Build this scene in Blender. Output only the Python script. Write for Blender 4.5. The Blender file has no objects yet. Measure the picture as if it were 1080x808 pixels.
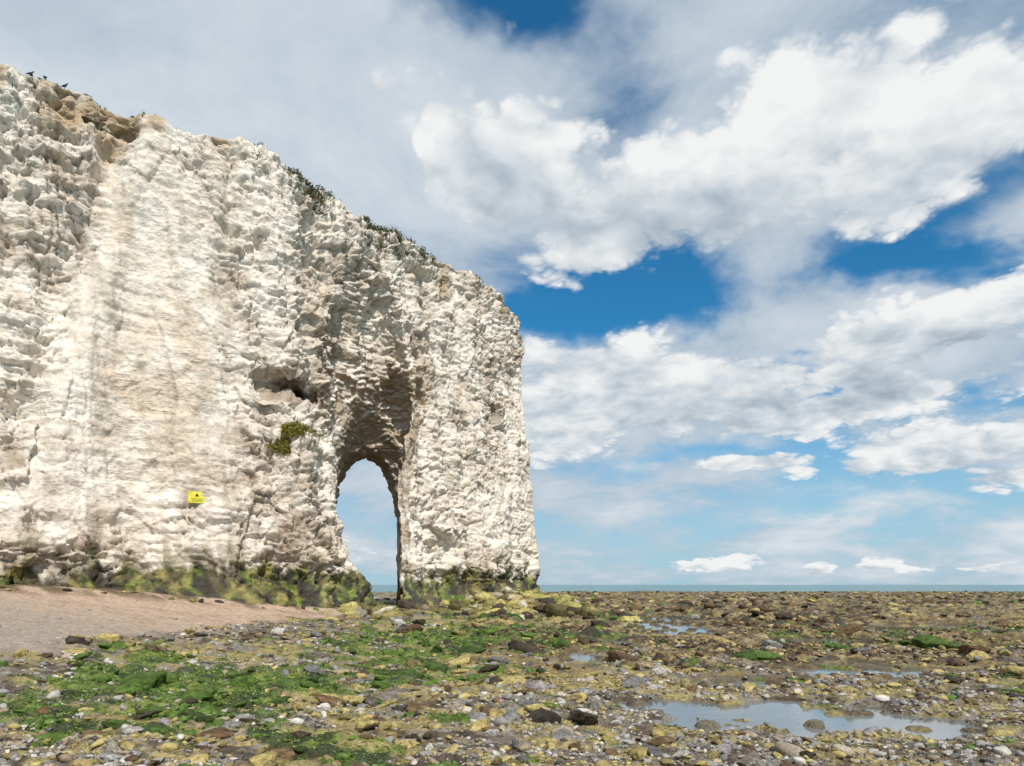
import bpy, bmesh, math, random
import numpy as np
from mathutils import Vector
random.seed(3); rng=np.random.default_rng(7)
scene=bpy.context.scene
# ------------------------------------------------------------------ noise
def _h(ix,iy,iz,seed=0):
    with np.errstate(over='ignore'):
        h=(ix.astype(np.int64)*374761393+iy.astype(np.int64)*668265263+iz.astype(np.int64)*1440662683+seed*974634777)&0xffffffff
        h=((h^(h>>13))*1274126177)&0xffffffff
        h=((h^(h>>15))*2246822519)&0xffffffff
        h^=h>>16
    return (h&0xffffff).astype(np.float32)/16777215.0
def vnoise(x,y,z,seed=0):
    x=x*0.80+y*0.6+13.7; 
    fx,fy,fz=np.floor(x),np.floor(y),np.floor(z)
    tx,ty,tz=x-fx,y-fy,z-fz
    tx=tx*tx*(3-2*tx);ty=ty*ty*(3-2*ty);tz=tz*tz*(3-2*tz)
    r=0
    flat=not np.any(z)
    for a in(0,1):
        wa=tx if a else 1-tx
        for b in(0,1):
            wb=ty if b else 1-ty
            for c in((0,) if flat else (0,1)):
                wc=1 if flat else (tz if c else 1-tz)
                r=r+wa*wb*wc*_h(fx+a,fy+b,fz+c,seed)
    return r*2-1
def fbm(x,y,z,o=4,seed=0,g=0.5):
    r=0;a=1;s=0
    flat=not np.any(z)
    for i in range(o):
        r=r+a*vnoise(x,y,z,seed+i*17);s+=a;a*=g
        x,y,z=x*2.03+5.1,y*2.03+1.7,(z if flat else z*2.03+9.2)
    return r/s*1.6
def worley(x,y,z,seed=0,flat=False):
    fx,fy,fz=np.floor(x),np.floor(y),np.floor(z)
    F1=np.full(x.shape,9.0,np.float32);F2=F1.copy();H=np.zeros_like(F1);DX=H.copy();DY=H.copy();DZ=H.copy()
    for a in(-1,0,1):
        for b in(-1,0,1):
            for c in((0,) if flat else (-1,0,1)):
                ix,iy,iz=fx+a,fy+b,fz+c
                h1=_h(ix,iy,iz,seed+1)
                dx=x-(ix+h1);dy=y-(iy+_h(ix,iy,iz,seed+2));dz=(0*dx if flat else z-(iz+_h(ix,iy,iz,seed+3)))
                d=np.sqrt(dx*dx+dy*dy+dz*dz)
                n=d<F1
                F2=np.where(n,F1,np.minimum(F2,d))
                F1=np.where(n,d,F1);H=np.where(n,_h(ix,iy,iz,seed+5),H)
                DX=np.where(n,dx,DX);DY=np.where(n,dy,DY);DZ=np.where(n,dz,DZ)
    return F1,F2,H,DX,DY,DZ
def sst(a,b,v):
    t=np.clip((v-a)/(b-a),0,1);return t*t*(3-2*t)
def mixc(c,d,f):
    f=np.clip(f,0,1)[:,None];return c*(1-f)+np.array(d,np.float32)*f
# ------------------------------------------------------------------ mesh helpers
def make_mesh(name,V,F,cols=None,smooth=True,mat=None):
    me=bpy.data.meshes.new(name)
    V=np.asarray(V,np.float32);F=np.asarray(F,np.int32);k=F.shape[1]
    me.vertices.add(len(V));me.vertices.foreach_set('co',V.ravel())
    me.loops.add(F.size);me.loops.foreach_set('vertex_index',F.ravel())
    me.polygons.add(len(F))
    me.polygons.foreach_set('loop_start',np.arange(0,F.size,k,dtype=np.int32))
    me.update(calc_edges=True);me.validate()
    me.polygons.foreach_set('use_smooth',np.full(len(me.polygons),smooth))
    if cols is not None: set_col(me,cols)
    ob=bpy.data.objects.new(name,me);scene.collection.objects.link(ob)
    if mat: me.materials.append(mat)
    return ob
def set_col(me,cols):
    at=me.color_attributes.new('col','FLOAT_COLOR','POINT')
    c=np.ones((len(me.vertices),4),np.float32);c[:,:3]=np.clip(cols,0.004,0.95)
    at.data.foreach_set('color',c.ravel())
class NT:
    def __init__(s,nt): s.nt=nt;s.N=nt.nodes;s.L=nt.links
    def n(s,t,**k):
        nd=s.N.new(t)
        for a,b in k.items(): setattr(nd,a,b)
        return nd
    def inp(s,sock,v):
        if isinstance(v,bpy.types.NodeSocket): s.L.new(v,sock)
        else: sock.default_value=v
    def math(s,op,a,b=0.0,c=None,clamp=False):
        m=s.n('ShaderNodeMath',operation=op,use_clamp=clamp);s.inp(m.inputs[0],a);s.inp(m.inputs[1],b)
        if c is not None:s.inp(m.inputs[2],c)
        return m.outputs[0]
    def vm(s,op,a,b=(0,0,0)):
        m=s.n('ShaderNodeVectorMath',operation=op);s.inp(m.inputs[0],a)
        if op=='SCALE': s.inp(m.inputs[3],b)
        elif op!='LENGTH' and op!='NORMALIZE': s.inp(m.inputs[1],b)
        return m.outputs['Value'] if op in('LENGTH','DOT_PRODUCT') else m.outputs[0]
    def mr(s,v,a,b,c,d,smooth=True):
        m=s.n('ShaderNodeMapRange',interpolation_type='SMOOTHSTEP' if smooth else 'LINEAR')
        s.inp(m.inputs[0],v)
        for i,q in enumerate((a,b,c,d)): s.inp(m.inputs[i+1],q)
        return m.outputs[0]
    def mix(s,f,a,b,mode='MIX'):
        m=s.n('ShaderNodeMix',data_type='RGBA',blend_type=mode)
        s.inp(m.inputs[0],f);s.inp(m.inputs[6],a);s.inp(m.inputs[7],b)
        return m.outputs[2]
    def noise(s,vec,sc,det=5,rough=0.55,dist=0.0):
        m=s.n('ShaderNodeTexNoise');s.inp(m.inputs['Vector'],vec)
        m.inputs['Scale'].default_value=sc;m.inputs['Detail'].default_value=det
        m.inputs['Roughness'].default_value=rough;m.inputs['Distortion'].default_value=dist
        return m.outputs['Fac']
def col_mat(name,rough=0.9,var=0.35,nscale=12,bump=0.5,bdist=0.05,spec=0.3,attr=True,base=(0.5,0.5,0.5,1),strata=0,rough2=None):
    m=bpy.data.materials.new(name);m.use_nodes=True;t=NT(m.node_tree)
    bs=t.N['Principled BSDF'];geo=t.n('ShaderNodeNewGeometry');pos=geo.outputs['Position']
    if attr:
        a=t.n('ShaderNodeAttribute',attribute_name='col');c=a.outputs['Color']
    else:
        r=t.n('ShaderNodeRGB');r.outputs[0].default_value=base;c=r.outputs[0]
    n1=t.noise(pos,nscale,4,0.65);n2=t.noise(pos,nscale*0.23,3,0.6)
    f=t.mr(n1,0.3,0.7,1-var,1+var*0.8,False);f2=t.mr(n2,0.3,0.7,1-var*.5,1+var*.5,False)
    c=t.vm('SCALE',c,t.math('MULTIPLY',f,f2))
    t.L.new(c,bs.inputs['Base Color'])
    if rough2 is not None: t.L.new(t.mr(n2,0.35,0.65,rough,rough2),bs.inputs['Roughness'])
    else: bs.inputs['Roughness'].default_value=rough
    bs.inputs['Specular IOR Level'].default_value=spec
    hgt=t.math('ADD',n1,t.math('MULTIPLY',n2,1.5))
    if strata:
        n3=t.noise(t.vm('MULTIPLY',pos,(1,1,4.0)),strata,4,.6,.3)
        n4=t.noise(pos,.35,2,.5)
        hgt=t.math('ADD',hgt,t.math('MULTIPLY',t.math('ABSOLUTE',t.math('SUBTRACT',n3,.5)),t.mr(n4,.35,.65,.3,2.2)))
    b=t.n('ShaderNodeBump');b.inputs['Strength'].default_value=bump;b.inputs['Distance'].default_value=bdist
    t.L.new(hgt,b.inputs['Height']);t.L.new(b.outputs[0],bs.inputs['Normal'])
    return m
# ------------------------------------------------------------------ headland plan
T=np.array([(-38,10),(-26,20.5),(-19.6,26),(-16.5,28.8),(-13.6,29.8),(-10.9,31.5),(-10.0,34.3),(-5.1,40.6),(-1.3,45.8),(0.6,50.6),(-1.0,54),(-6,54),(-12.5,47.5),(-20,40),(-30,34),(-44,28)],float)
B=np.array([(-36.5,8),(-24.8,18.5),(-18.3,24.5),(-14.9,27.2),(-11.8,28.6),(-8.2,30.6),(-6.5,33.5),(-4.0,40.3),(0.4,45.2),(2.7,50.3),(0.8,55),(-6,56),(-12.7,48.6),(-20.5,41),(-31,35),(-45,29)],float)
def poly_sdf(P,x,y):
    d=np.full(x.shape,1e9,np.float32);ins=np.zeros(x.shape,bool);n=len(P)
    for i in range(n):
        ax,ay=P[i];bx,by=P[(i+1)%n];ex,ey=bx-ax,by-ay
        wx,wy=x-ax,y-ay
        t=np.clip((wx*ex+wy*ey)/(ex*ex+ey*ey),0,1)
        dx,dy=wx-ex*t,wy-ey*t
        d=np.minimum(d,dx*dx+dy*dy)
        c=((ay>y)!=(by>y))&(x<(ex)*(y-ay)/(ey if ey!=0 else 1e-9)+ax)
        ins^=c
    d=np.sqrt(d);return np.where(ins,-d,d)
ZT=21.6
h=0.26
xs=np.arange(-46,5,h);ys=np.arange(6,58,h);zs=np.arange(-1.6,23,h)
X,Y=np.meshgrid(xs,ys,indexing='ij')
F=np.zeros((len(xs),len(ys),len(zs)),np.float32)
topn=ZT+0.3*fbm(X*0.25,Y*0.25,X*0,3,seed=4)
def tunnel_x(Y,z):
    xl=np.interp(z,[0,1.2,2.5,5,9,13,20],[-6.3,-7.0,-8.0,-8.65,-9.0,-9.3,-9.3])-.33*(Y-34)
    xr=-(.1655-.024*sst(7,13,z))*Y
    return xl,xr
for k,z in enumerate(zs):
    f=np.clip(z/ZT,0,1)**0.6
    P=B*(1-f)+T*f
    d=poly_sdf(P,X,Y)
    d=d+0.5*math.exp(-((z-1.9)/0.65)**2)*(0.6+0.6*vnoise(X*.35,Y*.35,X*0,9))-0.35*math.exp(-((z-0.2)/0.8)**2)
    s=np.maximum(d,z-topn)
    dep=np.clip(-d,0,20)
    R=np.interp(dep,[0,0.8,1.7,2.6,4,9],[20.0,18.0,15.4,12.0,10.0,8.7])
    q=np.clip(z/R,0,1)
    xl,xr=tunnel_x(Y,z)
    xl=xl+.5*sst(5,9.5,z)*sst(3,6,dep)
    cc=(xl+xr)/2;half=(xr-xl)/2
    hw=half*np.clip(1-q**4,0,1)**.6
    dt=np.maximum((np.abs(X-cc)-hw)*.9,(z-R)*0.6)
    dt=np.where(Y<32.4,5,dt)
    s=np.maximum(s,-dt)
    nzz=.4*vnoise(X*1.3,Y*1.3,X*0+z*1.6,88)
    for (cx,cy,cz,rx,ry,rz) in[(-10.25,30.9,11.0,.75,3.0,0.42),(-9.7,31.2,10.8,.5,2.2,.36),(-16.3,28.2,20.7,1.6,.8,.3)]:
        e=np.sqrt(((X-cx)/rx)**2+((Y-cy)/ry)**2+((z-cz)/rz)**2)-1+nzz
        s=np.maximum(s,-e*min(rx,ry,rz))
    F[:,:,k]=s
def surface_nets(F,o,h):
    nx,ny,nz=F.shape
    acc=np.zeros((nx-1,ny-1,nz-1,3),np.float32);cnt=np.zeros((nx-1,ny-1,nz-1),np.float32)
    def sl(a):return F[a[0]:nx-1+a[0],a[1]:ny-1+a[1],a[2]:nz-1+a[2]]
    for ax in range(3):
        o1,o2=[i for i in range(3) if i!=ax]
        for p in(0,1):
            for q in(0,1):
                a=[0,0,0];a[o1]=p;a[o2]=q;b=a.copy();b[ax]=1
                fa,fb=sl(a),sl(b);cr=(fa<0)!=(fb<0)
                t=fa[cr]/(fa[cr]-fb[cr])
                v=np.tile(np.array(a,np.float32),(len(t),1));v[:,ax]=t
                acc[cr]+=v;cnt[cr]+=1
    m=cnt>0;idx=np.full(cnt.shape,-1,np.int32);idx[m]=np.arange(m.sum())
    ijk=np.argwhere(m)
    V=(ijk+acc[m]/cnt[m][:,None])*h+np.array(o)
    Q=[]
    for ax in range(3):
        o1,o2=(ax+1)%3,(ax+2)%3
        lo=[0,0,0];hi=[nx,ny,nz];lo[o1]=1;lo[o2]=1;hi[ax]-=1;hi[o1]-=1;hi[o2]-=1
        A=F[lo[0]:hi[0],lo[1]:hi[1],lo[2]:hi[2]]
        l2=lo.copy();h2=hi.copy();l2[ax]+=1;h2[ax]+=1
        Bf=F[l2[0]:h2[0],l2[1]:h2[1],l2[2]:h2[2]]
        cr=(A<0)!=(Bf<0);pts=np.argwhere(cr)+np.array(lo);inside=(A<0)[cr]
        def g(d1,d2):
            p=pts.copy();p[:,o1]-=d1;p[:,o2]-=d2
            return idx[p[:,0],p[:,1],p[:,2]]
        q=np.stack([g(1,1),g(0,1),g(0,0),g(1,0)],1)
        q[~inside]=q[~inside][:,::-1]
        Q.append(q)
    Q=np.concatenate(Q);Q=Q[(Q>=0).all(1)]
    return V,Q
V,Q=surface_nets(F,(xs[0],ys[0],zs[0]),h)
del F
ob=make_mesh('tmp',V,Q)
md=ob.modifiers.new('s','SUBSURF');md.levels=2;md.render_levels=2
dg=bpy.context.evaluated_depsgraph_get()
me=bpy.data.meshes.new_from_object(ob.evaluated_get(dg))
bpy.data.objects.remove(ob)
n=len(me.vertices);co=np.empty(n*3,np.float32);me.vertices.foreach_get('co',co);co=co.reshape(-1,3)
no=np.empty(n*3,np.float32);me.vertices.foreach_get('normal',no);no=no.reshape(-1,3)
x,y,z=[co[:,i].astype(np.float64) for i in range(3)]
vis=(((no[:,0]*0.6-no[:,1]*0.8)>-0.45)|(no[:,2]<-0.1))&(x>-27)&(z>-.5)
xg=np.interp(z,[0,8,14,21],[-20.5,-18.6,-17.7,-16.3])
xr=np.interp(z,[0,8,14,21],[-9.6,-11.0,-12.0,-13.4])
nz0=fbm(x*.3,y*.3,z*.3,3,seed=2)
panel=sst(0,1.0,x-xg+nz0*.5)*sst(0,1.4,xr-x+nz0*.8)
panel=panel*sst(3.2,5.0,z+nz0)
rough=1-0.66*panel
patch=sst(-.35,.35,fbm(x*.22,y*.22,z*.15,3,seed=3))
rough=rough*(.55+.65*patch)
disp=np.zeros(n)
disp+=0.42*fbm(x*.28,y*.28,z*.2,3,seed=11)
disp+=0.38*(0.4+0.6*rough)*fbm((x+0.16*z)*.75,(y)*.75,z*.10,3,seed=21)
disp+=0.09*fbm((x+0.10*z)*2.2,(y)*2.2,z*.25,3,seed=25)
disp-=0.55*np.exp(-((x-xg+nz0*.4)/0.45)**2)*sst(4,9,z)*(y<31)
disp+=0.30*np.exp(-((x-xg-1.0)/0.5)**2)*sst(4,9,z)*(y<31)
disp-=0.28*np.exp(-((x-xr+nz0*.7)/0.35)**2)*sst(4,9,z)*(y<31.5)
zz=z+0.05*x+0.12*nz0
disp+=0.12*rough*vnoise(x*.12,y*.12,zz*1.9,31)
disp+=0.03*vnoise(x*.25,y*.25,zz*4.5,36)
for per,am,wd,sd in((1.05,.12,.045,33),(.47,.05,.035,37)):
    disp-=am*(0.6+0.4*rough)*np.exp(-((zz/per-np.round(zz/per))*per/wd)**2)*sst(-.2,.4,fbm(x*.5,y*.5,z*.4,2,seed=sd))
# steep joints
u=(x*.75+y*.66)+.10*z+.35*fbm(x*.3,y*.3,z*.3,3,seed=151)
kk=np.round(u/2.9);jit=(_h(kk,kk*0,kk*0,5)-.5)*1.2
e=np.exp(-((u-kk*2.9-jit)/.05)**2)
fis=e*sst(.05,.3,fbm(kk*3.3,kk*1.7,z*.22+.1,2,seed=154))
disp-=.12*fis
idv=np.where(vis)[0];xv,yv,zv=x[idv],y[idv],z[idv]
wx=0.28*fbm(xv*.9,yv*.9,zv*.9,2,seed=41);wz=0.18*fbm(xv*.9,yv*.9,zv*.9,2,seed=44)
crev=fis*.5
for (sc,za,off,tilt,sd,cr) in[(0.42,1.0,0.25,0.26,51,0.05),(1.05,1.6,0.13,0.16,61,0.07),(2.5,1.5,0.085,0.11,71,0.05)]:
    F1,F2,H,DX,DY,DZ=worley((xv+wx)*sc,(yv+wx)*sc,(zv+wz)*sc*za,sd)
    rr=rough[idv]
    disp[idv]+=rr*(off*(H-.5)*2+tilt*(DX*(np.modf(H*17)[0]-.5)+DY*(np.modf(H*31)[0]-.5)+DZ*(np.modf(H*57)[0]-.2))*1.6)
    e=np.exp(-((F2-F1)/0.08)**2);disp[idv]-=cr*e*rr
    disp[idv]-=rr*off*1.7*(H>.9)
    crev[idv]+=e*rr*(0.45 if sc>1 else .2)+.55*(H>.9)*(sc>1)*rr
disp[idv]+=0.05*fbm(xv*3.2,yv*3.2,zv*3.6,3,seed=81)
low=np.exp(-((z-3.6)/1.4)**2)
disp+=0.22*low*vnoise(x*.9,y*.9,z*1.7,91)
topm=sst(0.5,0.9,no[:,2])*sst(19,20.5,z);disp=disp*(1-0.75*topm)
disp*=1-.4*sst(48.5,50.5,y)
xl_,xr_=tunnel_x(y,z)
tun=(x>xl_-.8)&(x<xr_+.8)&(y>33)&(y<57)&(x<-2)
inner=tun*sst(14,11,z)*sst(33.5,36.5,y)
disp=disp*(1-.5*inner)-.1*inner
co2=co+no*disp[:,None].astype(np.float32)
me.vertices.foreach_set('co',co2.ravel());me.update()
no2=np.empty(n*3,np.float32);me.vertices.foreach_get('normal',no2);no2=no2.reshape(-1,3)
z2=co2[:,2].astype(float)
C=np.tile(np.array((0.74,0.672,0.58),np.float32),(n,1))
s1=fbm(x*.35,y*.35,z*.3,4,seed=101);s2=fbm(x*1.3,y*1.3,z*1.1,4,seed=111);s3=fbm(x*1.5,y*1.5,z*.22,4,seed=121);s4=fbm(x*.5,y*.5,z*3.5,4,seed=126)
C=mixc(C,(0.63,0.51,0.39),sst(.1,.75,s1)*.6)
C=mixc(C,(0.49,0.40,0.30),sst(.25,.8,s2)*.5*rough)
C=mixc(C,(0.42,0.37,0.30),sst(.1,.7,s3)*.45)
C=mixc(C,(0.54,0.46,0.37),sst(.25,.7,s4)*.3)
C=mixc(C,(0.81,0.765,0.69),sst(.05,.5,-s2)*.6)
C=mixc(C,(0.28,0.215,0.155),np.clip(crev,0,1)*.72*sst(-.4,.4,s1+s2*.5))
C=mixc(C,(0.42,0.31,0.19),sst(19.0,21.2,z+s2*.9)*sst(-.2,.4,s1*.6+s3*.5)*.85)
C=mixc(C,(0.16,0.15,0.07),sst(.6,.95,no2[:,2])*sst(20.3,21.0,z2))
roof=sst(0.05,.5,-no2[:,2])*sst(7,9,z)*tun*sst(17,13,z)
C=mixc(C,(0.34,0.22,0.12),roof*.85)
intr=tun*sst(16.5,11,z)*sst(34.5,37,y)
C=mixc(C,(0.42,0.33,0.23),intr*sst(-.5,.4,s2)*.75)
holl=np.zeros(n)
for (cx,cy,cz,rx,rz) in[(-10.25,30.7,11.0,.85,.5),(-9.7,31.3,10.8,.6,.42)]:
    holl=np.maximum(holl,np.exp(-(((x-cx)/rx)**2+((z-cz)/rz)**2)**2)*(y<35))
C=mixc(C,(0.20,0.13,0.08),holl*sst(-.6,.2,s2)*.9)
zt=2.3+0.55*s2+0.6*s3+0.35*sst(-9,1,x)
g1=sst(zt+.25,zt-.35,z2)
ga=fbm(x*1.1,y*1.1,z*1.1,4,seed=131);gb=fbm(x*2.3,y*2.3,z*2.3,3,seed=141)
A=np.tile(np.array((0.085,0.075,0.03),np.float32),(n,1))
A=mixc(A,(0.095,0.145,0.02),sst(-.15,.25,ga));A=mixc(A,(0.30,0.27,0.075),sst(.1,.55,gb)*.75);A=mixc(A,(0.025,0.022,0.016),sst(.0,.4,-gb+.4*ga))
C=C*(1-g1[:,None]*.93)+A*g1[:,None]*.93
g2=sst(zt+1.2,zt,z2)*sst(.0,.5,s3)*(1-g1);C=mixc(C,(0.22,0.20,0.11),g2*.75)
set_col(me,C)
me.polygons.foreach_set('use_smooth',np.ones(len(me.polygons),bool))
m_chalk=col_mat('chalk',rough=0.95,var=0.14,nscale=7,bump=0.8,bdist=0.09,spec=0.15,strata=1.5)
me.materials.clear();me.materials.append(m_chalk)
cliff=bpy.data.objects.new('chalk_cliff_arch',me);scene.collection.objects.link(cliff)
bpy.context.view_layer.update()
# ------------------------------------------------------------------ ground
POOLS=[(3.5,8.9,1.9,1.3),(2.3,9.7,1.1,.6),(4.9,8.6,1.0,.8),(6.7,13.4,1.6,.85),(6.4,28.5,1.9,6.5),(7.4,34,1.6,4.0),(1.7,16.4,.8,1.6),(3.9,12.0,.8,.5),(12.5,17.5,1.6,.8),(3.2,20.5,.9,1.3),(1.2,13.0,.6,.4),(.9,8.0,.6,.3),(9.5,21,1.6,1.4),(8.6,11.2,.9,.4),(14,26,2,2),(5.2,16.5,.9,.8)]
def pmask(x,y):
    w=0.42*fbm(x*1.1,y*1.1,x*0,3,seed=301)+.42*fbm(x*3.6,y*3.6,x*0,3,seed=305)
    m=np.full(x.shape,-9.0)
    for cx,cy,rx,ry in POOLS: m=np.maximum(m,1-np.sqrt(((x-cx)/rx)**2+((y-cy)/ry)**2)+w*.9)
    return m
def hfun(x,y):
    o=x*0
    fade=1-sst(36,43,y)*sst(2,-4,x)
    b=0.135*np.log1p(np.exp(np.clip(-(x+7.2),-30,30)))*fade
    b=2.6*(1-np.exp(-b/2.2))
    d=poly_sdf(B,x,y)
    b+=0.42*np.exp(-np.clip(d,0,50)/1.6)*(1-.6*sst(38,46,y))
    b+=0.85*np.exp(-((x-.2)/3.4)**2-((y-45)/6.5)**2)
    sand=sst(.22,.42,b+.08*fbm(x*.8,y*.8,o,3,seed=201))*sst(-5,-7.5,x)
    pm=pmask(x,y)
    flatp=1-.85*sst(-1.0,-.2,pm)
    rgh=(1-sand*.93)*flatp
    low=.05*fbm(x*.35,y*.35,o,3,seed=211)*flatp
    wob=.25*fbm(x*1.2,y*1.2,o,3,seed=215)
    F1,F2,H,_,_,_=worley(x*2.1,y*2.1,o,221,True)
    G1,G2,K,_,_,_=worley((x+wob)*.8,(y+wob)*.8,o,231,True)
    near=sst(9,24,y);far=sst(32,90,y)
    right=sst(-4,3,x)
    slab=sst(.02,.22,G2-G1)*K
    lump=(1-np.clip(F1,0,1))*H*(0.07+.11*near*(.35+.65*right))+slab*(.06+.05*near)+(1-np.clip(G1*1.2,0,1))*K*(.03+.12*near*(.25+.75*right)+.16*far)
    r=.06*fbm(x*4,y*4,o,5,seed=241,g=.62)+.06*near*fbm(x*2.5,y*2.5,o,3,seed=251)
    hh=b+low+rgh*(lump+r)+.012*fbm(x*3,y*3,o,2,seed=5)*sand
    hh=np.maximum(hh,-.02+.01*fbm(x*6,y*6,o,2,seed=8))
    pd=sst(-.05,.25,pm)
    hh=hh*(1-.75*pd)-.13*pd*(1-1.15*sst(.5,.85,H)*sst(.5,.2,F1))
    e=y+7*fbm(x*.04,y*.03,o,3,seed=261)
    hh-=1.6*sst(140,165,e)
    return hh,sand,pm,F1,H
nr,nc=820,900
t=np.exp(np.linspace(math.log(8),math.log(420),nr));s=np.linspace(-1.12,1.12,nc)
TT,SS=np.meshgrid(t,s,indexing='ij')
gx=(SS*TT*(1)).ravel();gy=(TT-6).ravel()
gz,sand,pm,wF,wH=hfun(gx,gy)
def ground_masks(x,y):
    o=x*0
    a=fbm(x*.55,y*.45,o,4,seed=401);b=fbm(x*2.2,y*2.0,o,5,seed=411,g=.66)
    w=-.56*np.ones_like(x)
    def bl(cx,cy,rx,ry,s): return s*np.exp(-((x-cx)/rx)**2-((y-cy)/ry)**2)
    w+=bl(-5.2,11.2,4.0,3.6,.88)+bl(-3.5,18.5,4.0,4.8,.80)+bl(-6.0,8.3,3.5,1.6,.55)+bl(-1.3,11.6,1.4,1.2,.6)+bl(-.4,8.6,.9,.8,.65)+bl(.9,7.0,.8,.6,.6)+bl(-1,23,3,6,.65)
    w+=bl(17,24,7,3.5,.65)+bl(9,19,3,2,.55)+bl(1.5,34,4,6,.65)+bl(8.5,10,1.2,.5,.55)+bl(1.5,9.5,.6,.4,.6)+bl(-2.5,7.0,1.2,.6,.5)
    green=sst(.0,.2,w+.6*a+1.0*b)
    oc=.02+.5*fbm(x*.7+9,y*.6,o,4,seed=421)+.7*fbm(x*3,y*2.6,o,4,seed=431,g=.6)
    oc=oc+bl(-3.2,7.8,3.6,1.6,.4)+bl(0,22,3,6,.35)+bl(-1,14,2.5,3,.3)+bl(0,40,5,8,.5)
    ochre=sst(-.05,.35,oc)
    return green,ochre
def ground_col(x,y,zh,sand,pm):
    o=x*0
    green,ochre=ground_masks(x,y)
    n1=fbm(x*1.5,y*1.5,o,4,seed=501);n2=fbm(x*6,y*6,o,3,seed=511);n3=fbm(x*.5,y*.4,o,3,seed=521);n5=fbm(x*3,y*2.6,o,4,seed=531,g=.6)
    C=np.tile(np.array((0.17,0.135,0.095),np.float32),(len(x),1))
    C=mixc(C,(0.29,0.27,0.235),sst(0,.5,n2)*.7)
    C=mixc(C,(0.065,0.045,0.027),sst(-.05,.4,-n2+.4*n1)*.8)
    C=mixc(C,(0.37,0.30,0.115),ochre*.82)
    reef=sst(8,18,y)*sst(-3,2,x)
    C=mixc(C,(0.135,0.08,0.036),reef*sst(-.4,.2,n1+n2*.5)*.85)
    C=mixc(C,(0.36,0.275,0.11),reef*sst(.1,.5,n5-n2*.4)*.8)
    C=mixc(C,(0.033,0.026,0.016),reef*sst(.0,.4,n3*.6+.6*n2-.5*n5)*.85)
    gc=np.tile(np.array((0.075,0.14,0.018),np.float32),(len(x),1))
    gc=mixc(gc,(0.19,0.245,0.035),sst(-.1,.5,n2));gc=mixc(gc,(0.022,0.045,0.012),sst(.0,.5,-n1+.5*n5))
    green=green*(1-sand)
    C=C*(1-green[:,None]*.9)+gc*green[:,None]*.9
    S=np.tile(np.array((0.53,0.385,0.285),np.float32),(len(x),1))
    S=mixc(S,(0.34,0.245,0.175),sst(0,.6,n1+.4*n2)*.5)
    S=mixc(S,(0.33,0.29,0.245),sst(20,14,y+x*.3+n1*2)*.7)
    C=C*(1-sand[:,None])+S*sand[:,None]
    dk=sst(.02,.2,pm);C=mixc(C,(0.09,0.07,0.035),dk*.6)
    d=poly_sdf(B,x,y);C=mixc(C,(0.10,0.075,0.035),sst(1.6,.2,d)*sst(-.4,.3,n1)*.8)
    return C
C=ground_col(gx,gy,gz,sand,pm)
I=np.arange(nr*nc).reshape(nr,nc)
Q=np.stack([I[:-1,:-1].ravel(),I[:-1,1:].ravel(),I[1:,1:].ravel(),I[1:,:-1].ravel()],1)
m_ground=col_mat('foreshore_ground',rough=0.85,rough2=0.45,var=0.55,nscale=26,bump=1.0,bdist=0.045,spec=0.35)
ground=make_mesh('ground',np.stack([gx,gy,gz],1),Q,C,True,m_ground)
# ------------------------------------------------------------------ scattered stones
def ico(sub):
    bm=bmesh.new();bmesh.ops.create_icosphere(bm,subdivisions=sub,radius=1);
    v=np.array([a.co[:] for a in bm.verts]);f=np.array([[q.index for q in p.verts] for p in bm.faces]);bm.free();return v,f
def scatter(name,px,py,pz,size,cols,sub,nvar,seed,flat=0.6,jag=.28,smooth=True,mat=None,sink=.25):
    v0,f0=ico(sub);Vs=[];Fs=[];Cs=[];off=0
    for k in range(nvar):
        sel=np.where(np.arange(len(px))%nvar==k)[0]
        if len(sel)==0: continue
        dn=fbm(v0[:,0]*1.1+k*7,v0[:,1]*1.1,v0[:,2]*1.1,3,seed=seed+k,g=.6)
        v=v0*(1+jag*dn)[:,None]
        if jag>.27:
            for j in range(8):
                d=rng.normal(size=3);d/=np.linalg.norm(d);c=.5+.25*rng.random()
                q=v@d;v=v-np.outer(np.maximum(q-c,0),d)*.92
            v=v*(1+.13*fbm(v0[:,0]*4+k,v0[:,1]*4,v0[:,2]*4,2,seed=seed+50+k))[:,None]
        m=len(sel);a=rng.random(m)*6.283;sx=size[sel]*(.8+.6*rng.random(m));sy=size[sel]*(.55+.45*rng.random(m));sz=size[sel]*flat*(.6+.6*rng.random(m))
        tl=(rng.random(m)-.5)*.7
        X=v[None,:,0]*sx[:,None];Y=v[None,:,1]*sy[:,None];Z=v[None,:,2]*sz[:,None]
        ct,st=np.cos(tl)[:,None],np.sin(tl)[:,None];X,Z=X*ct-Z*st,X*st+Z*ct
        ca,sa=np.cos(a)[:,None],np.sin(a)[:,None];X,Y=X*ca-Y*sa,X*sa+Y*ca
        P=np.stack([X+px[sel][:,None],Y+py[sel][:,None],Z+pz[sel][:,None]+sink*sz[:,None]],2).reshape(-1,3)
        Vs.append(P);nv=len(v)
        Fs.append((f0[None]+(np.arange(m)*nv)[:,None,None]).reshape(-1,3)+off);off+=m*nv
        Cs.append(np.repeat(cols[sel],nv,0))
    return make_mesh(name,np.concatenate(Vs),np.concatenate(Fs),np.concatenate(Cs),smooth,mat)
m_stone=col_mat('shore_stone',rough=0.75,rough2=0.45,var=0.35,nscale=35,bump=0.4,bdist=0.01,spec=0.35)
m_boulder=col_mat('shore_boulder',rough=0.85,rough2=0.55,var=0.6,nscale=13,bump=1.0,bdist=0.06,spec=0.3)
def place(N,y0,y1,pw=1.0):
    u=rng.random(N);yy=y0*np.exp(u**pw*math.log(y1/y0));xx=(rng.random(N)*2-1)*(yy*.95+2)
    return xx,yy
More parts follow.
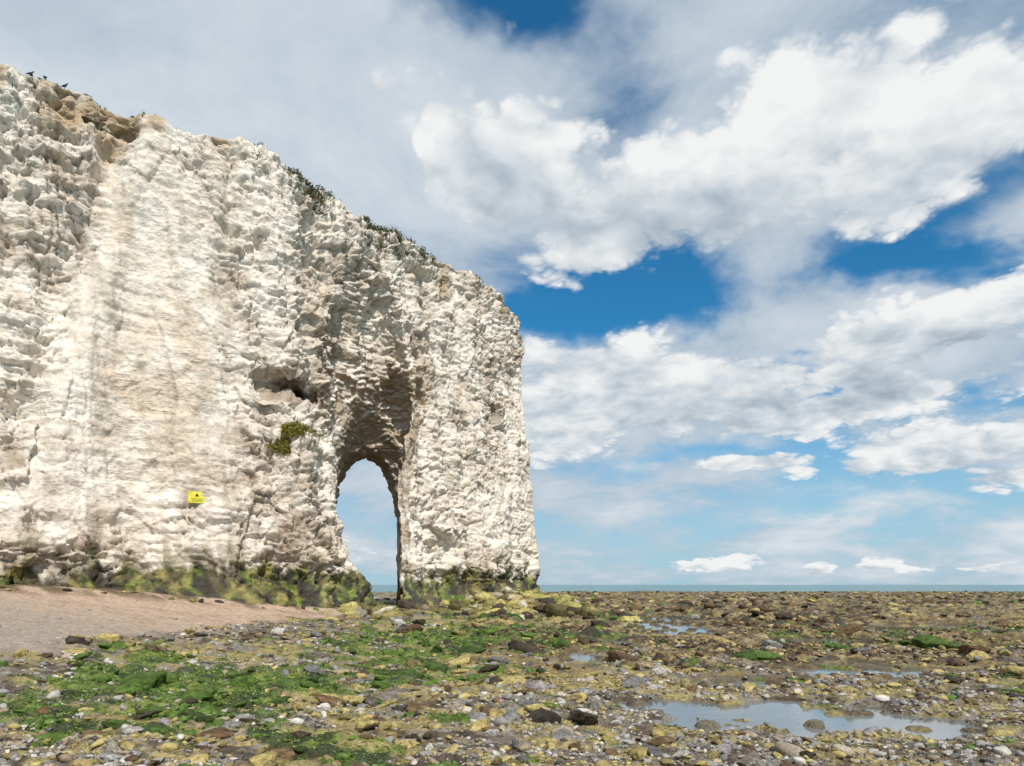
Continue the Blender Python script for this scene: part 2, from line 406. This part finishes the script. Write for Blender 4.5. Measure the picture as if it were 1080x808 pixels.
def stone_cols(x,y,N,big=False):
    g,o=ground_masks(x,y)
    pal=np.array([(.27,.255,.24),(.38,.355,.32),(.18,.17,.165),(.50,.47,.42),(.26,.20,.13),(.09,.08,.07),(.32,.27,.20)])
    C=pal[rng.choice(7,N,p=[.25,.18,.16,.08,.13,.11,.09])]*(.75+.5*rng.random((N,1)))
    r=rng.random(N)
    C=np.where((r<(.4 if big else .10)+o*.35)[:,None],np.array((.36,.29,.11))*(.5+.8*rng.random((N,1))),C)
    reef=sst(9,20,y)*sst(-4,1,x)
    if big: reef=np.maximum(reef,.4)
    br=np.array([(.13,.08,.038),(.36,.28,.115),(.045,.033,.02),(.28,.22,.13)])[rng.choice(4,N,p=[.4,.22,.25,.13])]
    C=np.where((rng.random(N)<reef*.93)[:,None],br*(.6+.8*rng.random((N,1))),C)
    C=np.where((rng.random(N)<g*.7)[:,None],np.array((.08,.14,.02))*(.4+1.0*rng.random((N,1))),C)
    return C
N=60000
px,py=place(N,5.3,26,1.25)
ph,psand,ppm,_,_=hfun(px,py)
g,o=ground_masks(px,py)
dens=fbm(px*.55,py*.55,px*0,3,seed=601)
left=sst(0,-4,px);nr_=sst(9.5,6.5,py)
keep=(rng.random(N)>psand*.96)&(rng.random(N)>g*.55)&(dens+.3*rng.normal(size=N)+.15*left+.2*nr_>.0)&(rng.random(N)>sst(-.15,.05,ppm)*.9)&(poly_sdf(B,px,py)>-.3)
px,py,ph=px[keep],py[keep],ph[keep];N=len(px)
sz=np.exp(rng.normal(size=N)*.58)*.022*(py/8)**.75
sz=np.clip(sz,.009,.12)
scatter('beach_pebbles',px,py,ph,sz,stone_cols(px,py,N),2,9,700,.6,.28,True,m_stone)
N=11500
px,py=place(N,6.0,130,1.0)
ph,psand,ppm,_,_=hfun(px,py)
dens=fbm(px*.3,py*.25,px*0,3,seed=611)
keep=(psand<.3)&(dens+.3*rng.normal(size=N)+.28*sst(-3,3,px)>.08)&(poly_sdf(B,px,py)>-.3)&(rng.random(N)>sst(-.6,-.15,ppm)*.92)
px,py,ph=px[keep],py[keep],ph[keep];N=len(px)
sz=np.clip(np.exp(rng.normal(size=N)*.55)*.062*(py/8)**.82,.03,.5)
scatter('foreshore_rocks',px,py,ph,sz,stone_cols(px,py,N,True)*.95,3,10,800,.55,.42,True,m_boulder,.08)
# fallen boulders at the foot of the arch and pillar
pts=[]
for i in range(1,10):
    a,b=B[i],B[(i+1)%16]
    L=np.hypot(*(b-a));tdir=(b-a)/L;nrm=np.array([tdir[1],-tdir[0]])
    if i==6: continue
    k=int(L*(1.2 if i<5 else 12))
    for _ in range(k):
        tt=random.random();dd=abs(random.gauss(0,1.2))*(1.0 if i>=5 else .4)
        p=a+(b-a)*tt+nrm*dd;pts.append((p[0],p[1],random.uniform(.12,.6) if i>=5 else random.uniform(.08,.2)))
for _ in range(60):
    yy=random.uniform(35,48);pts.append((-.21*yy+random.uniform(-1.2,1.4),yy,random.uniform(.1,.32)))
for _ in range(280): pts.append((random.gauss(.6,2.3),random.uniform(32,50),random.uniform(.14,.6)))
pts=np.array(pts);ph=hfun(pts[:,0],pts[:,1])[0]
cc=np.array([(.36,.31,.11),(.13,.11,.04),(.11,.16,.03),(.06,.045,.03),(.42,.38,.28),(.27,.24,.08)])[rng.choice(6,len(pts),p=[.3,.17,.17,.14,.08,.14])]*(.7+.6*rng.random((len(pts),1)))
scatter('fallen_boulders',pts[:,0],pts[:,1],ph,pts[:,2],cc,3,9,900,.62,.42,True,m_boulder,.15)
# ------------------------------------------------------------------ blades: seaweed, plants
def blades(name,P,D,L,W,cols,mat):
    m=len(P);D=D/np.linalg.norm(D,axis=1,keepdims=True)
    S=np.cross(D,rng.normal(size=(m,3)));S/=np.linalg.norm(S,axis=1,keepdims=True)
    up=np.cross(S,D)
    mid=P+D*L[:,None]*.5+up*L[:,None]*.08;tip=P+D*L[:,None]-up*L[:,None]*.12;hw=(W*.5)[:,None]
    V=np.stack([P-S*hw*.6,P+S*hw*.6,mid+S*hw,mid-S*hw,tip+S*hw*.25,tip-S*hw*.25],1).reshape(-1,3)
    b=(np.arange(m)*6)[:,None]
    F=np.concatenate([b+np.array([0,1,2,3]),b+np.array([3,2,4,5])])
    return make_mesh(name,V,F,np.repeat(cols,6,0),False,mat)
m_weed=col_mat('seaweed_frond',rough=0.5,var=0.3,nscale=30,bump=0.2,bdist=0.01,spec=0.5)
m_plant=col_mat('plant_leaf',rough=0.75,var=0.3,nscale=10,bump=0.2,bdist=0.01,spec=0.25)
N=120000
px,py=place(N,5.5,40,1.0)
g,o=ground_masks(px,py)
ph,psand,ppm,_,_=hfun(px,py)
keep=(rng.random(N)<g**1.5)&(psand<.4)&(ppm<.0)
px,py,ph=px[keep],py[keep],ph[keep];N=len(px)
D=rng.normal(size=(N,3));D[:,2]=np.abs(D[:,2])*.35+.05
L=(.018+.035*rng.random(N))*(py/8)**.6
cw=np.array((.08,.15,.02))*(.4+1.1*rng.random((N,1)))+np.array((.09,.07,.005))*rng.random((N,1))
blades('seaweed',np.stack([px,py,ph+.003],1),D,L,L*.45,cw,m_weed)
# plants on the cliff rim
msk=(no2[:,2]>.1)&(co2[:,2]>20.2);c=co2[msk].astype(float);d=-poly_sdf(T,c[:,0],c[:,1])
edge=(d>-.9)&(d<.7)&(c[:,1]<52)&(c[:,0]>-22)
c=c[edge]
nz=fbm(c[:,0]*1.1,c[:,1]*1.1,c[:,0]*0,3,seed=77)
dense=(c[:,1]>33.0)&(c[:,1]<41.5)&(c[:,0]>-11)
dens=np.where(dense,sst(-.45,.3,nz),sst(.3,.7,nz)*.3)
cand=c[rng.random(len(c))<dens]
sel=cand[rng.integers(0,len(cand),11000)]
nn_=fbm(sel[:,0]*2,sel[:,1]*2,sel[:,0]*0,2,seed=78)
D=rng.normal(size=(len(sel),3))*.7;D[:,2]=np.abs(D[:,2])*.6+.2
hd=(sel[:,1]>33.0)&(sel[:,1]<41.5)
L=(.06+.13*rng.random(len(sel)))*np.where(hd,1.1,.5)*(1+.6*nn_)
base=sel+rng.normal(size=sel.shape)*.09*np.where(hd,1.0,.4)[:,None];base[:,2]+=np.where(hd,.07*rng.random(len(sel)),0)
cw=np.array((.06,.07,.022))*(.5+1.0*rng.random((len(sel),1)))+np.array((.07,.045,.01))*rng.random((len(sel),1))**2
blades('cliff_top_grass',base,D,L,np.full(len(sel),.045),cw,m_plant)
def hit(xw,zw,y0=12):
    ok,loc,nrm,_=cliff.ray_cast(Vector((xw,y0,zw)),Vector((0,1,0)))
    return (loc,nrm) if ok else (Vector((xw,30,zw)),Vector((0,-1,0)))
def tuft(xw,zw,rx,rz,cnt):
    P=[];D=[]
    for i in range(cnt):
        r=math.sqrt(random.random());a=random.random()*6.283
        r*=1+.18*math.sin(3*a+xw*5)
        l,nr_=hit(xw+rx*r*math.cos(a),zw+rz*r*math.sin(a))
        bulge=(1-min(r,1)**2)*.3*random.random()
        P.append(l+nr_*bulge);dv=nr_+Vector((random.gauss(0,.6),random.gauss(0,.4),random.gauss(-.1,.6)));D.append(dv)
    P=np.array([p[:] for p in P]);D=np.array([q[:] for q in D]);L=.08+.13*rng.random(cnt)
    cw=np.array((.17,.17,.04))*(.5+1.0*rng.random((cnt,1)))+np.array((.10,.06,.0))*rng.random((cnt,1))
    blades('cliff_plant',P,D,L,np.full(cnt,.04),cw,m_plant)
tuft(-9.85,8.75,.66,.33,1600);tuft(-10.45,8.0,.5,.34,1200)
# ------------------------------------------------------------------ warning sign
def simple(name,colr,rough=.5):
    return col_mat(name,rough=rough,var=.12,nscale=14,bump=.1,bdist=.005,attr=False,base=(*colr,1))
m_y=simple('yellow_sign_paint',(.68,.62,.06));m_k=simple('black_print',(.02,.02,.02));m_post=simple('rusty_steel',(.16,.09,.05),.8)
loc,nrm=hit(-13.35,5.4)
emp=bpy.data.objects.new('warning_sign',None);scene.collection.objects.link(emp)
emp.location=loc+Vector((.0,-.12,0));emp.rotation_euler=(0,0,math.atan2(.5,1)*.9)
def box(name,parent,cx,cy,cz,sx,sy,sz,mat,bev=.004):
    bm=bmesh.new();bmesh.ops.create_cube(bm,size=1)
    for v in bm.verts: v.co=Vector((v.co.x*sx+cx,v.co.y*sy+cy,v.co.z*sz+cz))
    if bev: bmesh.ops.bevel(bm,geom=bm.edges[:],offset=bev,segments=2,affect='EDGES')
    m_=bpy.data.meshes.new(name);bm.to_mesh(m_);bm.free();m_.materials.append(mat)
    o_=bpy.data.objects.new(name,m_);scene.collection.objects.link(o_);o_.parent=parent;return o_
box('panel',emp,0,0,0,.68,.02,.48,m_y,.006)
for i,w in enumerate((.5,.42,.46)): box('text_line_%d'%i,emp,.0,-.0125,-.06-.055*i,w,.004,.016,m_k,0)
bm=bmesh.new()
tri=[bm.verts.new(v) for v in((-.08,-.0125,.04),(.08,-.0125,.04),(0,-.0125,.18))];bm.faces.new(tri)
r=bmesh.ops.extrude_face_region(bm,geom=bm.faces[:]);bmesh.ops.translate(bm,vec=(0,-.003,0),verts=[v for v in r['geom'] if isinstance(v,bmesh.types.BMVert)])
m_=bpy.data.meshes.new('hazard_triangle');bm.to_mesh(m_);bm.free();m_.materials.append(m_k);o_=bpy.data.objects.new('hazard_triangle',m_);scene.collection.objects.link(o_);o_.parent=emp
for sx in(-.28,.28):
    for szz in(-.19,.19): box('bolt',emp,sx,.08,szz,.03,.2,.03,m_post,.003)
box('stake',emp,.2,.05,-.75,.05,.05,.7,m_post,.006)
# ------------------------------------------------------------------ birds on the rim
m_bird=simple('bird_plumage',(.05,.05,.055),.7)
def bird(xw,yw,rot):
    ok,l,_,_=cliff.ray_cast(Vector((xw,yw,30)),Vector((0,0,-1)))
    if not ok: return
    prof=[(-.20,.006,.02,.0),(-.14,.022,.008,.01),(-.08,.045,.035,.03),(0,.062,.062,.05),(.07,.058,.062,.07),(.11,.038,.042,.11),(.125,.03,.033,.145),(.15,.032,.034,.165),(.18,.02,.022,.165),(.195,.006,.007,.16),(.22,.002,.002,.155)]
    V=[];F=[];ns=10
    for (px_,w,hh,cz) in prof:
        for k in range(ns):
            a=k/ns*6.283;V.append((px_,w*math.cos(a),.13+cz+hh*math.sin(a)))
    for i in range(len(prof)-1):
        for k in range(ns): F.append((i*ns+k,i*ns+(k+1)%ns,(i+1)*ns+(k+1)%ns,(i+1)*ns+k))
    for sy in(-.025,.025):
        b=len(V)
        for zz_ in(0,.15):
            for (dx,dy) in((-.006,-.006),(.006,-.006),(.006,.006),(-.006,.006)): V.append((.01+dx,sy+dy,zz_))
        for k in range(4): F.append((b+k,b+(k+1)%4,b+4+(k+1)%4,b+4+k))
    o_=make_mesh('bird',np.array(V),np.array(F),None,True,m_bird);o_.location=l+Vector((0,0,-.01));o_.rotation_euler=(0,0,rot);o_.scale=(.8,.8,.8)
for (xw,yw,r) in((-19.0,26.9,.3),(-18.6,27.2,2.6),(-18.1,27.6,.1),(-16.6,29.4,3.0)): bird(xw,yw,r)
# ------------------------------------------------------------------ water
def water_mat(name,base,rough,bs_,bd,scale,ior=1.33):
    m=bpy.data.materials.new(name);m.use_nodes=True;t=NT(m.node_tree);b=t.N['Principled BSDF']
    geo=t.n('ShaderNodeNewGeometry');n1=t.noise(t.vm('MULTIPLY',geo.outputs['Position'],(.5,1,1)),scale,4,.6)
    n2=t.noise(geo.outputs['Position'],scale*.05,3,.5)
    c=t.mix(t.mr(n2,.35,.65,0,1),(*[q*.8 for q in base],1),(*[q*1.25 for q in base],1))
    t.L.new(c,b.inputs['Base Color']);b.inputs['Roughness'].default_value=rough;b.inputs['IOR'].default_value=ior
    bp=t.n('ShaderNodeBump');bp.inputs['Strength'].default_value=bs_;bp.inputs['Distance'].default_value=bd
    t.L.new(n1,bp.inputs['Height']);t.L.new(bp.outputs[0],b.inputs['Normal']);return m
m_sea=water_mat('sea_water',(.11,.22,.24),.35,.7,.3,.6)
m_pool=water_mat('pool_water',(.15,.17,.175),.04,.3,.012,6,1.8)
sv=np.array([(-14000,60,-.42),(14000,60,-.42),(14000,26000,-.42),(-14000,26000,-.42),(-14000,-300,-.42),(14000,-300,-.42)])
make_mesh('sea',sv,np.array([(0,1,2,3),(4,5,1,0)]),None,True,m_sea)
for i,(cx,cy,rx,ry) in enumerate(POOLS):
    a=np.linspace(0,2*math.pi,49)[:-1];V=np.stack([cx+rx*1.5*np.cos(a),cy+ry*1.5*np.sin(a),np.full(48,-.046-.0005*i)],1)
    V=np.vstack([V,[(cx,cy,-.046-.0005*i)]]);Fp=np.array([(k,(k+1)%48,48) for k in range(48)])
    make_mesh('tide_pool',V,Fp,None,True,m_pool)
# ------------------------------------------------------------------ sky
S=Vector((.25,-.68,.78)).normalized();el=math.asin(S.z);az=math.atan2(S.x,S.y)
w=bpy.data.worlds.new('World');scene.world=w;w.use_nodes=True;t=NT(w.node_tree);bg=t.N['Background']
try:
    w.cycles.sampling_method='MANUAL';w.cycles.sample_map_resolution=256
except Exception as ex: print(ex)
sky=t.n('ShaderNodeTexSky',sky_type='NISHITA');sky.sun_disc=False;sky.sun_elevation=el;sky.sun_rotation=az;sky.dust_density=.6;sky.ozone_density=2.0
tc=t.n('ShaderNodeTexCoord');dr=t.vm('NORMALIZE',tc.outputs['Generated'])
sep=t.n('ShaderNodeSeparateXYZ');t.L.new(dr,sep.inputs[0]);dz=sep.outputs[2]
sc=t.math('DIVIDE',1.0,t.math('ADD',t.math('MAXIMUM',dz,0.0),.30))
P=t.vm('SCALE',t.vm('MULTIPLY',dr,(1,1,1.6)),sc)
wn=t.n('ShaderNodeTexNoise');t.L.new(P,wn.inputs['Vector']);wn.inputs['Scale'].default_value=2.2;wn.inputs['Detail'].default_value=5;wn.inputs['Roughness'].default_value=.6
wc=t.vm('SUBTRACT',wn.outputs['Color'],(.5,.5,.5))
dw=t.vm('ADD',dr,t.vm('MULTIPLY',wc,(.32,.32,.18)))
dc=t.vm('ADD',dr,t.vm('MULTIPLY',wc,(.13,.13,.09)))
def blob(px,py,rx,rz,wt,src=None):
    c=Vector(((px-540)/720,1,(617-py)/720));k=c.length;c.normalize()
    q=t.vm('MULTIPLY',t.vm('SUBTRACT',src or dw,tuple(c)),(720*k/rx,720*k/rx*.7,720*k/rz))
    return t.mr(t.vm('LENGTH',q),0,1.0,wt,0)
def total(lst,base,src=None,op='ADD'):
    r=base
    for b in lst: r=t.math(op,r,blob(*b,src))
    return r
Pw=t.vm('ADD',P,t.vm('SCALE',wc,.10))
def billow(vec,octs):
    r=None
    for sc_,a in octs:
        q=t.math('MULTIPLY',t.math('ABSOLUTE',t.math('SUBTRACT',t.noise(vec,sc_,0,.5),.5)),4*a)
        r=q if r is None else t.math('ADD',r,q)
    return r
octs=[(4.2,.44),(9.3,.25),(20,.15),(42,.09),(90,.05)]
b1=billow(Pw,octs);b2=billow(t.vm('ADD',Pw,(0.025,-.02,.06)),octs[:3])
elev=t.mr(dz,.04,.24,-.04,.15)
holes=[(480,12,200,66,-.52),(545,45,90,44,-.26),(640,318,200,56,-.68),(565,345,90,54,-.4),(925,266,115,42,-.62),(1035,275,160,38,-.68),(860,384,130,36,-.62),(790,480,250,36,-.46),(900,512,150,50,-.36),(1068,425,90,30,-.5),(670,125,110,84,-.3),(1010,205,150,46,-.24),(1030,520,140,60,-.16),
  (250,60,460,150,.35),(1000,20,200,80,.10),(840,562,260,18,.18)]
cov=total(holes,elev)
n_big=t.noise(P,2.2,7,.6,.2)
dens=t.math('ADD',t.math('ADD',t.math('MULTIPLY',t.math('SUBTRACT',n_big,.5),1.8),.55),cov)
mask=t.mr(dens,.16,.74,0,.97)
blue=t.vm('MULTIPLY',sky.outputs[0],(.22,.92,1.2))
haze=t.mr(dz,.0,.33,.85,0.0)
blue=t.mix(haze,blue,(4.4,6.1,7.3,1))
sheet_lit=total([(300,80,500,220,.22),(1000,40,320,110,-.2),(480,180,200,100,.2),(900,560,400,80,.25),(640,120,120,80,-.15)],t.math('ADD',t.math('MULTIPLY',t.math('SUBTRACT',n_big,.5),2.2),.43),dr)
sheet=t.mix(t.math('ADD',sheet_lit,0,clamp=True),(3.1,4.2,5.4,1),(7.4,7.9,8.3,1))
base=t.mix(mask,blue,sheet)
cum=[(870,125,200,110,1.0),(760,195,190,95,1.0),(965,150,150,110,1.0),(640,240,190,80,.9),(560,190,160,110,.75),
 (650,400,180,78,1.0),(770,408,170,70,1.0),(590,430,120,85,.9),(990,345,190,58,1.0),(1075,320,110,52,1.0),(900,428,190,44,.95),(985,470,150,48,.95),(800,495,100,22,.85),(1060,500,80,36,.75),
 (750,594,72,17,.95),(945,593,52,18,.95),(1050,592,52,14,.9),(865,596,22,10,.85),(385,580,40,20,.75),(470,90,180,80,.34)]
cb=total(cum,0.0,dc,'MAXIMUM')
cd=t.math('ADD',cb,t.math('MULTIPLY',t.math('SUBTRACT',b1,.42),.92))
cd=t.math('MULTIPLY',cd,t.mr(cb,.02,.2,0,1))
cmask=t.mr(cd,.24,.54,0,1)
emb=t.math('SUBTRACT',b1,b2)
br=[(850,70,260,75,.40),(975,115,130,75,.32),(745,160,130,50,.3),(690,345,190,34,.42),(1010,302,190,38,.42),(990,440,140,26,.34),(750,586,100,20,.35),(960,586,200,20,.35),
    (720,262,260,58,-.5),(900,212,210,62,-.34),(750,440,260,46,-.38),(1000,380,200,36,-.40),(980,495,160,30,-.34),(560,240,120,60,-.15)]
lit=total(br,t.math('ADD',t.math('MULTIPLY',emb,1.0),.56),dc)
lit=t.math('ADD',lit,t.math('MULTIPLY',t.math('SUBTRACT',n_big,.5),-1.1))
lit=t.math('SUBTRACT',lit,t.mr(cd,.5,1.4,-.12,.12),clamp=True)
cr=t.n('ShaderNodeValToRGB');e=cr.color_ramp.elements
e[0].position=0;e[0].color=(3.5,4.25,5.0,1);e[1].position=1;e[1].color=(8.9,9.0,9.0,1)
m1=e.new(.45);m1.color=(5.7,6.35,6.9,1);m2=e.new(.75);m2.color=(7.6,7.9,8.1,1)
t.L.new(lit,cr.inputs[0])
fin=t.mix(cmask,base,cr.outputs[0])
t.L.new(fin,bg.inputs[0]);bg.inputs[1].default_value=.1
sun=bpy.data.lights.new('sun','SUN');sun.energy=4.5;sun.angle=math.radians(.6);sun.color=(1,.94,.86)
so=bpy.data.objects.new('sun',sun);scene.collection.objects.link(so);so.rotation_euler=S.to_track_quat('Z','Y').to_euler();so.location=(10,-20,40)
# ------------------------------------------------------------------ camera
cam=bpy.data.cameras.new('camera');cam.lens=24;cam.sensor_width=36;cam.shift_y=.197;cam.clip_end=40000;cam.clip_start=.1
cobj=bpy.data.objects.new('camera',cam);scene.collection.objects.link(cobj);cobj.location=(0,0,1.7);cobj.rotation_euler=(math.radians(90),0,0)
scene.camera=cobj
scene.view_settings.view_transform='Standard';scene.view_settings.look='None';scene.view_settings.exposure=0
